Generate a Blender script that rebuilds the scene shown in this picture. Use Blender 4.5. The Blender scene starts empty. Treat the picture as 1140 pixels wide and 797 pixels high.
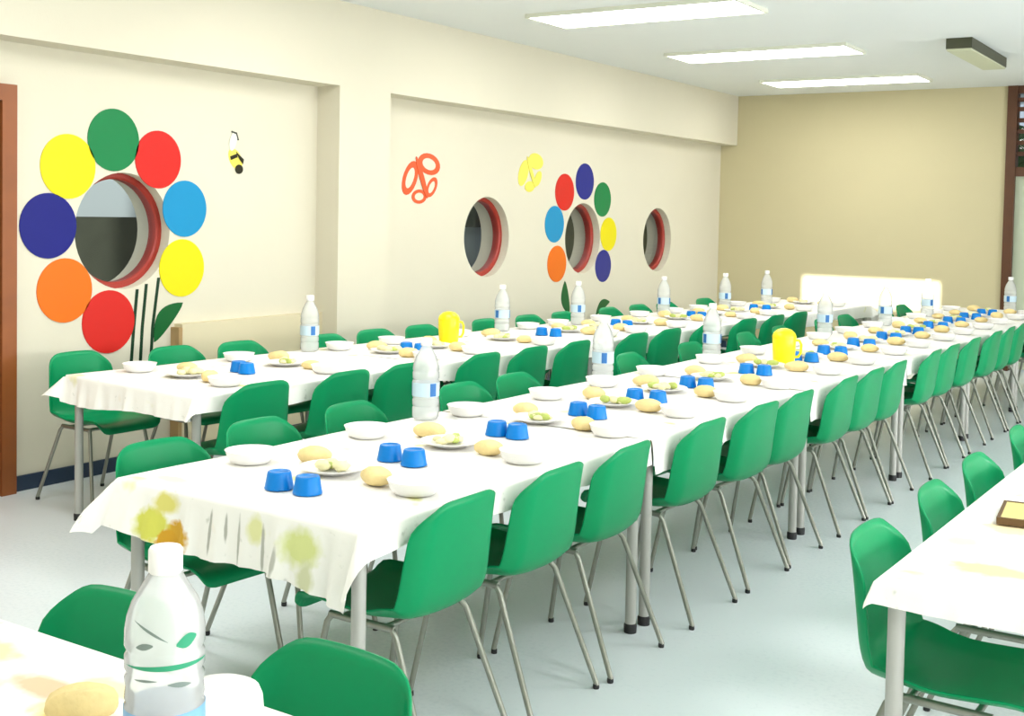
import bpy, bmesh, math, random
from mathutils import Vector, Matrix
random.seed(7)
PI = math.pi
scene = bpy.context.scene
col = scene.collection

# ------------------------------------------------------------------ materials
def mat(name, color, rough=0.5, metal=0.0, bump=0.0, bscale=40.0, var=0.0, vscale=3.0, spec=0.5, emit=None, estr=0.0):
    m = bpy.data.materials.new(name); m.use_nodes = True
    nt = m.node_tree; b = nt.nodes['Principled BSDF']
    b.inputs['Base Color'].default_value = (*color, 1)
    b.inputs['Roughness'].default_value = rough
    b.inputs['Metallic'].default_value = metal
    b.inputs['Specular IOR Level'].default_value = spec
    tc = nt.nodes.new('ShaderNodeTexCoord')
    if var > 0:
        n = nt.nodes.new('ShaderNodeTexNoise'); n.inputs['Scale'].default_value = vscale; n.inputs['Detail'].default_value = 4
        nt.links.new(tc.outputs['Object'], n.inputs['Vector'])
        r = nt.nodes.new('ShaderNodeMixRGB'); r.blend_type = 'MIX'
        r.inputs['Color1'].default_value = (*[c * (1 - var) for c in color], 1)
        r.inputs['Color2'].default_value = (*[min(1, c * (1 + var)) for c in color], 1)
        nt.links.new(n.outputs['Fac'], r.inputs['Fac']); nt.links.new(r.outputs['Color'], b.inputs['Base Color'])
    if bump > 0:
        n = nt.nodes.new('ShaderNodeTexNoise'); n.inputs['Scale'].default_value = bscale; n.inputs['Detail'].default_value = 3
        nt.links.new(tc.outputs['Object'], n.inputs['Vector'])
        bp = nt.nodes.new('ShaderNodeBump'); bp.inputs['Strength'].default_value = bump; bp.inputs['Distance'].default_value = 0.01
        nt.links.new(n.outputs['Fac'], bp.inputs['Height']); nt.links.new(bp.outputs['Normal'], b.inputs['Normal'])
    if emit:
        b.inputs['Emission Color'].default_value = (*emit, 1); b.inputs['Emission Strength'].default_value = estr
    return m

def s2l(r, g, b):
    f = lambda c: (c / 255 / 12.92) if c / 255 <= .04045 else ((c / 255 + .055) / 1.055) ** 2.4
    return (f(r), f(g), f(b))

M = {}
M['wall'] = mat('cream_wall_paint', s2l(216, 211, 192), 0.75, bump=.05, bscale=60, var=.015, spec=.2)
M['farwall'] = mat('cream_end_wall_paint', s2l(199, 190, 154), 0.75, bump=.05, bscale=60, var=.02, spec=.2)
M['ceil'] = mat('white_ceiling_paint', s2l(232, 236, 235), 0.9, bump=.05, bscale=90, var=.01, spec=.1)
M['dado'] = mat('beige_boxing_paint', s2l(218, 208, 176), 0.6, var=.02, spec=.2)
M['navy'] = mat('navy_skirting', s2l(28, 48, 72), 0.4)
M['tan'] = mat('tan_batten', s2l(176, 146, 100), 0.5)
M['wood'] = mat('brown_wood', s2l(140, 78, 34), 0.45, var=.25, vscale=6)
M['darkwood'] = mat('dark_brown_wood', s2l(84, 48, 22), 0.45, var=.25, vscale=6)
M['redring'] = mat('red_brown_frame', s2l(158, 46, 34), 0.4, var=.15, vscale=12)
M['green'] = mat('green_plastic', (.0005, .265, .095), 0.36, bump=.03, bscale=300, spec=.22)
M['steel'] = mat('grey_steel_tube', s2l(148, 150, 140), 0.35, metal=.55)
M['legpaint'] = mat('grey_painted_leg', s2l(178, 178, 172), 0.4, metal=.2)
M['rubber'] = mat('black_rubber', (.012, .012, .014), 0.6)
M['board'] = mat('laminate_board', s2l(205, 195, 170), 0.5)
M['plate'] = mat('white_plastic_ware', s2l(244, 243, 240), 0.3)
M['bluecup'] = mat('blue_plastic', s2l(0, 122, 205), 0.3, spec=.3)
M['bread'] = mat('bread_crust', s2l(236, 212, 150), 0.8, bump=.4, bscale=60, var=.16, vscale=22)
M['lettuce'] = mat('salad_leaf', s2l(176, 190, 96), 0.5, var=.35, vscale=30)
M['salad'] = mat('salad_pale', s2l(232, 226, 176), 0.55, var=.15, vscale=40)
M['yellowjug'] = mat('yellow_plastic', s2l(252, 232, 12), 0.3)
M['tray'] = mat('tan_tray', s2l(222, 200, 130), 0.5)
M['trayedge'] = mat('dark_tray_edge', s2l(96, 70, 36), 0.5)
M['cap'] = mat('white_cap', s2l(246, 246, 246), 0.35)
M['label'] = mat('pale_blue_label', s2l(196, 220, 234), 0.4)
M['bigl'] = mat('blue_bottle_label', s2l(120, 172, 214), 0.4)
M['labelblue'] = mat('blue_label_band', s2l(40, 110, 180), 0.4)
M['labelgreen'] = mat('green_label_print', s2l(40, 150, 110), 0.4)
M['labelgrey'] = mat('grey_label_print', s2l(120, 135, 130), 0.4)
M['fixture'] = mat('dark_fixture_side', s2l(66, 68, 48), 0.5)
M['fixwhite'] = mat('white_fixture', s2l(225, 228, 212), 0.5)
M['fixoff'] = mat('unlit_diffuser', s2l(200, 204, 176), 0.5)
M['lamp'] = mat('lit_diffuser', (1, 1, 1), 0.5, emit=(1, .99, .95), estr=18.0)
M['corr'] = mat('corridor_paint', s2l(146, 157, 162), 0.7)
M['corrdark'] = mat('corridor_dark', s2l(54, 58, 48), 0.6, var=.3, vscale=8)
M['corrolive'] = mat('corridor_olive', s2l(128, 128, 98), 0.7, var=.2, vscale=5)
M['frost'] = mat('frosted_pane', s2l(235, 240, 240), 0.6)
M['panelgrey'] = mat('pale_green_panel', s2l(186, 196, 172), 0.5)
M['foliage'] = mat('garden_green', s2l(70, 110, 60), 0.9, var=.6, vscale=9)
M['metalhandle'] = mat('handle_metal', s2l(190, 180, 150), 0.3, metal=.9)
for nm, c in dict(yellow=(226, 212, 8), green=(8, 122, 66), red=(205, 32, 24), sky=(14, 138, 190), orange=(226, 108, 8),
                  blue=(8, 16, 118), stem=(12, 54, 30), leaf=(4, 92, 40), flyorange=(222, 92, 52), flyyellow=(232, 222, 96),
                  beeyellow=(236, 222, 96), beeblack=(40, 38, 22), wing=(226, 228, 214), royal=(24, 34, 130)).items():
    M['p_' + nm] = mat('paper_' + nm, s2l(*c), 0.45, bump=.04, bscale=25, spec=.3)

def floor_mat():
    m = mat('vinyl_floor', s2l(208, 220, 212), 0.32, spec=.45)
    nt = m.node_tree; b = nt.nodes['Principled BSDF']
    tc = nt.nodes.new('ShaderNodeTexCoord')
    n = nt.nodes.new('ShaderNodeTexNoise'); n.inputs['Scale'].default_value = 55; n.inputs['Detail'].default_value = 6
    n2 = nt.nodes.new('ShaderNodeTexNoise'); n2.inputs['Scale'].default_value = .8; n2.inputs['Detail'].default_value = 3
    mx = nt.nodes.new('ShaderNodeMath'); mx.operation = 'ADD'
    r = nt.nodes.new('ShaderNodeValToRGB')
    r.color_ramp.elements[0].position = .7; r.color_ramp.elements[0].color = (*s2l(211, 221, 225), 1)
    r.color_ramp.elements[1].position = 1.3; r.color_ramp.elements[1].color = (*s2l(222, 230, 233), 1)
    for q in (n, n2): nt.links.new(tc.outputs['Object'], q.inputs['Vector'])
    nt.links.new(n.outputs['Fac'], mx.inputs[0]); nt.links.new(n2.outputs['Fac'], mx.inputs[1])
    nt.links.new(mx.outputs[0], r.inputs['Fac']); nt.links.new(r.outputs['Color'], b.inputs['Base Color'])
    return m
M['floor'] = floor_mat()

def cloth_mat(name, spots):
    """white printed paper cloth: sparse pale yellow-green and sandy blotches; spots = extra print marks and grey lines (x, y, rx, ry, colour) in the cloth's own coordinates"""
    m = mat(name, s2l(246, 244, 238), 0.6, bump=.15, bscale=18, spec=.25)
    nt = m.node_tree; b = nt.nodes['Principled BSDF']
    tc = nt.nodes.new('ShaderNodeTexCoord')
    cur = None
    base = nt.nodes.new('ShaderNodeRGB'); base.outputs[0].default_value = (*s2l(246, 244, 238), 1); cur = base.outputs[0]
    for k, (sc, lo, hi, c) in enumerate([(5.5, .66, .74, (222, 220, 150)), (4.2, .68, .76, (236, 214, 178)), (26, .68, .78, (214, 214, 206))]):
        mp = nt.nodes.new('ShaderNodeMapping'); mp.inputs['Location'].default_value = (k * 3.7, k * 1.3, k * .5)
        nt.links.new(tc.outputs['Object'], mp.inputs['Vector'])
        n = nt.nodes.new('ShaderNodeTexNoise'); n.inputs['Scale'].default_value = sc; n.inputs['Detail'].default_value = 2.5
        nt.links.new(mp.outputs[0], n.inputs['Vector'])
        r = nt.nodes.new('ShaderNodeMapRange'); r.inputs['From Min'].default_value = lo; r.inputs['From Max'].default_value = hi
        nt.links.new(n.outputs['Fac'], r.inputs['Value'])
        mx = nt.nodes.new('ShaderNodeMixRGB'); mx.inputs['Color2'].default_value = (*s2l(*c), 1)
        nt.links.new(r.outputs[0], mx.inputs['Fac']); nt.links.new(cur, mx.inputs['Color1']); cur = mx.outputs['Color']
    for (x, y, z, rx, ry, rz, c, soft) in spots:
        sb = nt.nodes.new('ShaderNodeVectorMath'); sb.operation = 'SUBTRACT'; sb.inputs[1].default_value = (x, y, z)
        nt.links.new(tc.outputs['Object'], sb.inputs[0])
        dv = nt.nodes.new('ShaderNodeVectorMath'); dv.operation = 'DIVIDE'; dv.inputs[1].default_value = (rx, ry, rz)
        nt.links.new(sb.outputs[0], dv.inputs[0])
        ln = nt.nodes.new('ShaderNodeVectorMath'); ln.operation = 'LENGTH'; nt.links.new(dv.outputs[0], ln.inputs[0])
        n = nt.nodes.new('ShaderNodeTexNoise'); n.inputs['Scale'].default_value = 30
        nt.links.new(tc.outputs['Object'], n.inputs['Vector'])
        ad = nt.nodes.new('ShaderNodeMath'); ad.operation = 'MULTIPLY_ADD'; ad.inputs[1].default_value = .8
        nt.links.new(n.outputs['Fac'], ad.inputs[0]); nt.links.new(ln.outputs['Value'], ad.inputs[2])
        r = nt.nodes.new('ShaderNodeMapRange'); r.inputs['From Min'].default_value = 1.4 + soft; r.inputs['From Max'].default_value = 1.4 - soft
        nt.links.new(ad.outputs[0], r.inputs['Value'])
        mx = nt.nodes.new('ShaderNodeMixRGB'); mx.inputs['Color2'].default_value = (*s2l(*c), 1)
        nt.links.new(r.outputs[0], mx.inputs['Fac']); nt.links.new(cur, mx.inputs['Color1']); cur = mx.outputs['Color']
    nt.links.new(cur, b.inputs['Base Color'])
    return m

def pet_mat():
    m = bpy.data.materials.new('clear_bottle_plastic'); m.use_nodes = True
    nt = m.node_tree; nt.nodes.clear()
    out = nt.nodes.new('ShaderNodeOutputMaterial')
    tr = nt.nodes.new('ShaderNodeBsdfTransparent'); tr.inputs['Color'].default_value = (.99, 1, 1, 1)
    gl = nt.nodes.new('ShaderNodeBsdfGlossy'); gl.inputs['Roughness'].default_value = .12
    df = nt.nodes.new('ShaderNodeBsdfDiffuse'); df.inputs['Color'].default_value = (.95, .97, .97, 1)
    tl = nt.nodes.new('ShaderNodeBsdfTranslucent'); tl.inputs['Color'].default_value = (.95, .97, .97, 1)
    m0 = nt.nodes.new('ShaderNodeMixShader'); m0.inputs['Fac'].default_value = .45
    nt.links.new(df.outputs[0], m0.inputs[1]); nt.links.new(tl.outputs[0], m0.inputs[2])
    m1 = nt.nodes.new('ShaderNodeMixShader'); m1.inputs['Fac'].default_value = .55
    nt.links.new(tr.outputs[0], m1.inputs[1]); nt.links.new(m0.outputs[0], m1.inputs[2])
    fr = nt.nodes.new('ShaderNodeFresnel'); fr.inputs['IOR'].default_value = 1.18
    m2 = nt.nodes.new('ShaderNodeMixShader'); nt.links.new(fr.outputs[0], m2.inputs['Fac'])
    nt.links.new(m1.outputs[0], m2.inputs[1]); nt.links.new(gl.outputs[0], m2.inputs[2])
    nt.links.new(m2.outputs[0], out.inputs['Surface'])
    return m
M['pet'] = pet_mat()

def glass_mat():
    m = bpy.data.materials.new('window_glass'); m.use_nodes = True
    nt = m.node_tree; nt.nodes.clear()
    out = nt.nodes.new('ShaderNodeOutputMaterial')
    tr = nt.nodes.new('ShaderNodeBsdfTransparent'); tr.inputs['Color'].default_value = (.93, .96, .95, 1)
    gl = nt.nodes.new('ShaderNodeBsdfGlossy'); gl.inputs['Roughness'].default_value = .02
    fr = nt.nodes.new('ShaderNodeFresnel'); fr.inputs['IOR'].default_value = 1.35
    m2 = nt.nodes.new('ShaderNodeMixShader'); nt.links.new(fr.outputs[0], m2.inputs['Fac'])
    nt.links.new(tr.outputs[0], m2.inputs[1]); nt.links.new(gl.outputs[0], m2.inputs[2])
    nt.links.new(m2.outputs[0], out.inputs['Surface'])
    return m
M['glass'] = glass_mat()

# ------------------------------------------------------------------ mesh helpers
def add_box(bm, lo, hi):
    x0, y0, z0 = lo; x1, y1, z1 = hi
    v = [bm.verts.new(p) for p in [(x0,y0,z0),(x1,y0,z0),(x1,y1,z0),(x0,y1,z0),(x0,y0,z1),(x1,y0,z1),(x1,y1,z1),(x0,y1,z1)]]
    for f in [(0,3,2,1),(4,5,6,7),(0,1,5,4),(1,2,6,5),(2,3,7,6),(3,0,4,7)]: bm.faces.new([v[i] for i in f])
    return v

def add_tube(bm, pts, r, n=8, r1=None, cap=True):
    pts = [Vector(p) for p in pts]; rings = []
    up = Vector((0.123, .3, .9)).normalized()
    for i, p in enumerate(pts):
        d = (pts[min(i+1, len(pts)-1)] - pts[max(i-1, 0)]).normalized()
        a = d.cross(up)
        if a.length < 1e-3: a = d.cross(Vector((1, 0, 0)))
        a.normalize(); b = d.cross(a).normalized()
        rr = r if r1 is None else r + (r1 - r) * i / (len(pts) - 1)
        rings.append([bm.verts.new(p + (a * math.cos(2*PI*k/n) + b * math.sin(2*PI*k/n)) * rr) for k in range(n)])
    for i in range(len(rings) - 1):
        for k in range(n):
            bm.faces.new([rings[i][k], rings[i][(k+1) % n], rings[i+1][(k+1) % n], rings[i+1][k]])
    if cap:
        bm.faces.new(rings[0][::-1]); bm.faces.new(rings[-1])

def add_lathe(bm, prof, n=20, center=(0, 0, 0), closed_top=False, closed_bottom=True):
    cx, cy, cz = center; rings = []
    for r, z in prof:
        rings.append([bm.verts.new((cx + r*math.cos(2*PI*k/n), cy + r*math.sin(2*PI*k/n), cz + z)) for k in range(n)])
    for i in range(len(rings) - 1):
        for k in range(n):
            bm.faces.new([rings[i][k], rings[i][(k+1) % n], rings[i+1][(k+1) % n], rings[i+1][k]])
    if closed_bottom: bm.faces.new(rings[0][::-1])
    if closed_top: bm.faces.new(rings[-1])

def add_prism_x(bm, poly, x0, x1):
    """polygon in (y, z) extruded along x"""
    a = [bm.verts.new((x0, y, z)) for y, z in poly]; b = [bm.verts.new((x1, y, z)) for y, z in poly]
    n = len(poly)
    bm.faces.new(a[::-1]); bm.faces.new(b)
    for i in range(n): bm.faces.new([a[i], a[(i+1) % n], b[(i+1) % n], b[i]])

def mesh_of(name, bm, m, smooth=False):
    bmesh.ops.recalc_face_normals(bm, faces=bm.faces[:])
    me = bpy.data.meshes.new(name); bm.to_mesh(me); bm.free()
    for mm in (m if isinstance(m, (list, tuple)) else [m]): me.materials.append(mm)
    if smooth:
        for p in me.polygons: p.use_smooth = True
    return me

def obj(name, bm, m, parent=None, smooth=False, angle=None):
    me = bm if isinstance(bm, bpy.types.Mesh) else mesh_of(name, bm, m, smooth)
    o = bpy.data.objects.new(name, me); col.objects.link(o)
    if parent: o.parent = parent
    if angle and not isinstance(bm, bpy.types.Mesh):
        me.set_sharp_from_angle(angle=math.radians(angle))
    return o

def tag(o, label, cat, group=None):
    o['label'] = label; o['category'] = cat
    if group: o['group'] = group
    return o

def thing(name, label, cat, loc=(0, 0, 0), rotz=0, group=None):
    o = bpy.data.objects.new(name, None); col.objects.link(o)
    o.empty_display_size = .1
    o.location = loc; o.rotation_euler = (0, 0, rotz)
    return tag(o, label, cat, group)

def struct(name, bm, m, parent=None, smooth=False, angle=None):
    o = obj(name, bm, m, parent, smooth, angle)
    if not parent: o['kind'] = 'structure'
    return o

def dup(root, loc, rotz, label, group=None):
    r = root.copy(); col.objects.link(r); r.location = loc; r.rotation_euler = (0, 0, rotz); r['label'] = label
    if group: r['group'] = group
    for ch in list(root.children):
        c = ch.copy(); col.objects.link(c); c.parent = r
        for g in ch.children:
            d = g.copy(); col.objects.link(d); d.parent = c
    return r

ORD = ['first', 'second', 'third', 'fourth', 'fifth', 'sixth', 'seventh', 'eighth', 'ninth', 'tenth', 'eleventh', 'twelfth',
       'thirteenth', 'fourteenth', 'fifteenth', 'sixteenth', 'seventeenth', 'eighteenth', 'nineteenth', 'twentieth']

# ------------------------------------------------------------------ room shell
XR, XF, D, H = -5.86, -5.65, 13.75, 3.07        # recess plane, beam/pilaster plane, end wall, ceiling
YB, XW, BEAM = -1.2, 4.2, 2.475                  # back wall, right wall, beam underside
WT = .3
bm = bmesh.new(); add_box(bm, (-8.4, YB - .2, -.1), (XW + .2, D + 2.2, 0)); struct('floor', bm, M['floor'])
bm = bmesh.new(); add_box(bm, (-8.4, YB - .2, H), (XW + .2, D + 2.2, H + .1)); struct('ceiling', bm, M['ceil'])

# left wall with four round openings
WIN = [(4.765, 1.445), (8.66, 1.385), (10.36, 1.36), (12.04, 1.335)]
WR = .35
def wall_with_holes():
    bm = bmesh.new()
    ys = [YB]; cells = []
    for cy, cz in WIN: cells.append((cy, cz))
    N = 48; s = .45
    def quad_face(plane, pts):
        bm.faces.new([bm.verts.new((plane, y, z)) for y, z in pts])
    prev = YB
    for plane in (XR, XR - WT):
        prev = YB
        for cy, cz in cells:
            quad_face(plane, [(prev, 0), (cy - s, 0), (cy - s, H), (prev, H)])
            quad_face(plane, [(cy - s, 0), (cy + s, 0), (cy + s, cz - s), (cy - s, cz - s)])
            quad_face(plane, [(cy - s, cz + s), (cy + s, cz + s), (cy + s, H), (cy - s, H)])
            inner = []; outer = []
            for k in range(N):
                a = 2 * PI * k / N
                inner.append(bm.verts.new((plane, cy + WR * math.cos(a), cz + WR * math.sin(a))))
                q = s / max(abs(math.cos(a)), abs(math.sin(a)))
                outer.append(bm.verts.new((plane, cy + q * math.cos(a), cz + q * math.sin(a))))
            for k in range(N):
                bm.faces.new([inner[k], outer[k], outer[(k+1) % N], inner[(k+1) % N]])
            prev = cy + s
        quad_face(plane, [(prev, 0), (D + .2, 0), (D + .2, H), (prev, H)])
    for cy, cz in cells:
        A = [bm.verts.new((XR, cy + WR * math.cos(2*PI*k/N), cz + WR * math.sin(2*PI*k/N))) for k in range(N)]
        B = [bm.verts.new((XR - WT, cy + WR * math.cos(2*PI*k/N), cz + WR * math.sin(2*PI*k/N))) for k in range(N)]
        for k in range(N): bm.faces.new([A[k], A[(k+1) % N], B[(k+1) % N], B[k]])
    bmesh.ops.remove_doubles(bm, verts=bm.verts[:], dist=1e-5)
    return bm
struct('wall_left', wall_with_holes(), M['wall'])
bm = bmesh.new(); add_box(bm, (XR, YB, BEAM), (XF, D, H)); struct('trim_1', bm, M['wall'])["label"] = 'cream beam along the top of the left wall'
bm = bmesh.new(); add_box(bm, (XR, 6.46, 0), (XF, 7.03, BEAM)); struct('trim_2', bm, M['wall'])["label"] = 'cream pilaster between the two wall recesses'
bm = bmesh.new(); add_box(bm, (XR, 5.16, 0), (XR + .07, 6.46, .86)); struct('trim_3', bm, M['dado'])["label"] = 'low beige boxing beside the pilaster'
bm = bmesh.new(); add_box(bm, (XR, 5.13, 0), (XR + .075, 5.16, .84)); struct('trim_4', bm, M['tan'])["label"] = 'brown end batten of the low boxing'
bm = bmesh.new()
add_box(bm, (XR, 4.02, 0), (XR + .015, 5.10, .085)); add_box(bm, (XR + .07, 5.16, 0), (XR + .085, 6.46, .085))
add_box(bm, (XF, 6.46, 0), (XF + .015, 7.03, .085)); add_box(bm, (XR, 7.03, 0), (XR + .015, D, .085))
struct('baseboard_left', bm, M['navy'])

# end wall with an opening at its right end
DX = -2.56
bm = bmesh.new(); add_box(bm, (XR, D, 0), (DX, D + .2, H)); add_box(bm, (-.9, D, 0), (XW + .2, D + .2, H)); struct('wall_far', bm, M['farwall'])
bm = bmesh.new(); add_box(bm, (XR + .02, D - .015, 0), (DX - .02, D, .085)); struct('baseboard_far', bm, M['navy'])
bm = bmesh.new()
add_box(bm, (DX, D - .04, 0), (DX + .1, D + .12, H)); add_box(bm, (-1.0, D - .04, 0), (-.9, D + .12, H))
add_box(bm, (DX + .1, D - .02, H - .08), (-1.0, D + .1, H)); add_box(bm, (DX + .1, D - .02, 2.1), (-1.0, D + .1, 2.2))
d2 = struct('door_2', bm, M['darkwood'])
bm = bmesh.new()
for z in (2.32, 2.44, 2.56, 2.68, 2.8, 2.9): add_box(bm, (DX + .1, D + .01, z), (-1.0, D + .06, z + .045))
struct('transom_louvre', bm, M['darkwood'], d2)
bm = bmesh.new(); add_box(bm, (DX + .1, D + .07, 2.2), (-1.0, D + .076, H - .08)); struct('transom_pane', bm, M['glass'], d2)
bm = bmesh.new(); add_box(bm, (DX + .1, D + .02, .02), (-1.79, D + .07, 2.1)); add_box(bm, (-1.77, D + .02, .02), (-1.0, D + .07, 2.1)); struct('door_leaf', bm, M['panelgrey'], d2)
bm = bmesh.new()
for k in range(60):
    x = random.uniform(-3.2, -.4); z = random.uniform(.2, 3.0); r = random.uniform(.12, .3)
    bmesh.ops.create_icosphere(bm, subdivisions=2, radius=r, matrix=Matrix.Translation((x, D + 1.2 + random.uniform(-.2, .3), z)) @ Matrix.Diagonal((1, .6, .9, 1)))
hedge = obj('garden_hedge', bm, M['foliage'], smooth=True)
tag(hedge, 'green foliage outside, seen through the dark transom slats', 'hedge'); hedge['kind'] = 'stuff'

# right and back walls (outside the picture)
bm = bmesh.new()
def wall_open(bm, axis, c0, c1, lo, hi, openings):
    """wall slab with rectangular openings (a0, a1, z0, z1), sorted along the wall"""
    def bx(a0, a1, z0, z1):
        if a1 - a0 < 1e-4 or z1 - z0 < 1e-4: return
        if axis == 'x': add_box(bm, (c0, a0, z0), (c1, a1, z1))
        else: add_box(bm, (a0, c0, z0), (a1, c1, z1))
    p = lo
    for a0, a1, z0, z1 in openings:
        bx(p, a0, 0, H); bx(a0, a1, 0, z0); bx(a0, a1, z1, H); p = a1
    bx(p, hi, 0, H)
RW = [(-1.0, 1.6, .95, 2.3), (2.8, 5.8, .95, 2.3), (7.0, 10.0, .95, 2.3)]
wall_open(bm, 'x', XW, XW + .2, YB - .2, D + .2, RW); struct('wall_right', bm, M['wall'])
for i, (a0, a1, z0, z1) in enumerate(RW):
    bm = bmesh.new()
    for k in range(4):
        y = a0 + (a1 - a0 - .06) * k / 3; add_box(bm, (XW + .08, y, z0), (XW + .14, y + .06, z1))
    add_box(bm, (XW + .08, a0, z0), (XW + .14, a1, z0 + .06)); add_box(bm, (XW + .08, a0, z1 - .06), (XW + .14, a1, z1))
    w = struct('window_%d' % (i + 5), bm, M['darkwood'])
    bm = bmesh.new(); add_box(bm, (XW + .1, a0 + .03, z0 + .03), (XW + .115, a1 - .03, z1 - .03)); struct('pane', bm, M['frost'], w)
# opening added in the unseen back wall, shaped to throw the sun patch
SM, SK = -.25, .13                              # sun travel per metre of y: x and drop
YBW = YB
def back(x, z): return (x - SM * (D - YBW), z + SK * (D - YBW))
a, zt = back(-4.79, .945); b2, zb = back(-3.22, .60)
bm = bmesh.new(); wall_open(bm, 'y', YB - .2, YB, XR - WT, XW, [(a + .02, b2 + .06, zb, zt)]); struct('wall_back', bm, M['wall'])

# round porthole windows
for i, (cy, cz) in enumerate(WIN):
    N = 48; bm = bmesh.new()
    prof = [(.352, -.075), (.352, -.15), (.312, -.15), (.312, -.085), (.322, -.075)]
    rings = [[bm.verts.new((XR + x, cy + r * math.cos(2*PI*k/N), cz + r * math.sin(2*PI*k/N))) for k in range(N)] for r, x in prof]
    for j in range(len(rings)):
        A, B = rings[j], rings[(j+1) % len(rings)]
        for k in range(N): bm.faces.new([A[k], A[(k+1) % N], B[(k+1) % N], B[k]])
    w = struct('window_%d' % (i + 1), bm, M['redring'], smooth=True, angle=40)
    bm = bmesh.new(); c = [bm.verts.new((XR - .11, cy + .316*math.cos(2*PI*k/N), cz + .316*math.sin(2*PI*k/N))) for k in range(N)]; bm.faces.new(c)
    struct('pane', bm, M['glass'], w)

# corridor behind the portholes
XC = -8.2
bm = bmesh.new(); add_box(bm, (XC - .1, YB, 0), (XC, D + 2, H)); struct('wall_corridor', bm, M['corr'])
bm = bmesh.new(); add_box(bm, (XC, 4.5, 0), (XC + .06, 7.9, 1.50)); add_box(bm, (XC, 9.2, 1.42), (XC + .06, 13.6, 2.6)); struct('trim_5', bm, M['corrdark'])
bm = bmesh.new(); add_box(bm, (XC, 13.6, 0), (XC + .06, D + 2, H)); add_box(bm, (XC, D + 1.9, 0), (XR - WT, D + 2, H)); struct('trim_6', bm, M['corrolive'])

# brown door at the left edge
bm = bmesh.new()
add_box(bm, (XR, 3.92, 0), (XR + .05, 4.01, 2.24)); add_box(bm, (XR, 2.85, 0), (XR + .05, 2.94, 2.24)); add_box(bm, (XR, 2.94, 2.15), (XR + .05, 3.92, 2.24))
d1 = struct('door_1', bm, M['wood'])
bm = bmesh.new(); add_box(bm, (XR + .002, 2.95, .01), (XR + .035, 3.915, 2.145)); struct('door_leaf', bm, M['wood'], d1)
bm = bmesh.new(); add_tube(bm, [(XR + .035, 3.84, 1.05), (XR + .085, 3.84, 1.05), (XR + .085, 3.72, 1.05)], .01); struct('door_handle', bm, M['metalhandle'], d1)

# ------------------------------------------------------------------ paper decorations on the left wall
def disc(y, z, r, mname, label, group):
    bm = bmesh.new(); N = 40
    poly = [(r * math.cos(2*PI*k/N), r * math.sin(2*PI*k/N)) for k in range(N)]
    add_prism_x(bm, poly, 0, .006)
    o = obj('paper_petal', bm, M[mname]); o.location = (XR - .0005, y, z); tag(o, label, 'wall decoration', group)
g = 'petals of the near paper flower'
disc(4.685, 1.985, .185, 'p_green', 'green paper disc directly above the near round window', g)
disc(5.02, 1.885, .178, 'p_red', 'red paper disc at upper right of the near round window', g)
disc(5.235, 1.585, .178, 'p_sky', 'light blue paper disc right of the near round window', g)
disc(5.215, 1.21, .182, 'p_yellow', 'yellow paper disc at lower right of the near round window', g)
disc(4.655, .905, .188, 'p_red', 'red paper disc below the near round window', g)
disc(4.35, 1.105, .185, 'p_orange', 'orange paper disc at lower left of the near round window', g)
disc(4.24, 1.475, .185, 'p_blue', 'dark blue paper disc left of the near round window', g)
disc(4.37, 1.815, .185, 'p_yellow', 'yellow paper disc at upper left of the near round window', g)
g = 'petals of the far paper flower'
disc(9.98, 1.81, .178, 'p_red', 'red paper disc at upper left of the far flower window', g)
disc(10.37, 1.925, .18, 'p_royal', 'blue paper disc on top of the far flower window', g)
disc(10.745, 1.755, .175, 'p_green', 'green paper disc at upper right of the far flower window', g)
disc(10.89, 1.40, .172, 'p_yellow', 'yellow paper disc right of the far flower window', g)
disc(10.79, 1.075, .165, 'p_royal', 'blue paper disc at lower right of the far flower window', g)
disc(9.86, 1.12, .175, 'p_orange', 'orange paper disc at lower left of the far flower window', g)
disc(9.80, 1.50, .175, 'p_sky', 'light blue paper disc left of the far flower window', g)

def flat(name, poly, mname, label, cat, x=-.0005, t=.005, group=None, parent=None):
    bm = bmesh.new()
    cy = sum(p[0] for p in poly) / len(poly); cz = sum(p[1] for p in poly) / len(poly)
    add_prism_x(bm, [(y - cy, z - cz) for y, z in poly], 0, t)
    o = obj(name, bm, M[mname], parent); o.location = (XR + x, cy, cz)
    if label: tag(o, label, cat, group)
    return o
def strip(pts, w, mname, label):
    L = [(y - w/2, z) for y, z in pts]; R = [(y + w/2, z) for y, z in reversed(pts)]
    return flat('paper_strip', L + R, mname, label, 'wall decoration', group='stem strips of the near paper flower')
strip([(4.845, .26), (4.82, .6), (4.84, .85), (4.865, 1.09)], .02, 'p_stem', 'dark green paper strip, left of the three under the near flower')
strip([(4.93, .26), (4.89, .6), (4.905, .85), (4.935, 1.12)], .02, 'p_stem', 'dark green paper strip, middle of the three under the near flower')
strip([(5.0, .26), (4.97, .6), (4.985, .85), (5.03, 1.155)], .02, 'p_stem', 'dark green paper strip, right of the three under the near flower')
def leafpoly(y0, z0, y1, z1, w):
    n = 12; pts = []
    dy, dz = y1 - y0, z1 - z0; L = math.hypot(dy, dz); ny, nz = -dz / L, dy / L
    for k in range(n + 1):
        t = k / n; h = w * math.sin(PI * t) ** .8; bow = .04 * math.sin(PI * t)
        pts.append((y0 + dy*t + ny*(h + bow), z0 + dz*t + nz*(h + bow)))
    for k in range(n - 1, 0, -1):
        t = k / n; h = w * math.sin(PI * t) ** .8; bow = .04 * math.sin(PI * t)
        pts.append((y0 + dy*t + ny*(-h + bow), z0 + dz*t + nz*(-h + bow)))
    return pts
flat('paper_leaf', leafpoly(4.998, .755, 5.225, .99, .06), 'p_leaf', 'large green paper leaf under the near yellow disc', 'wall decoration')
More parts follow.
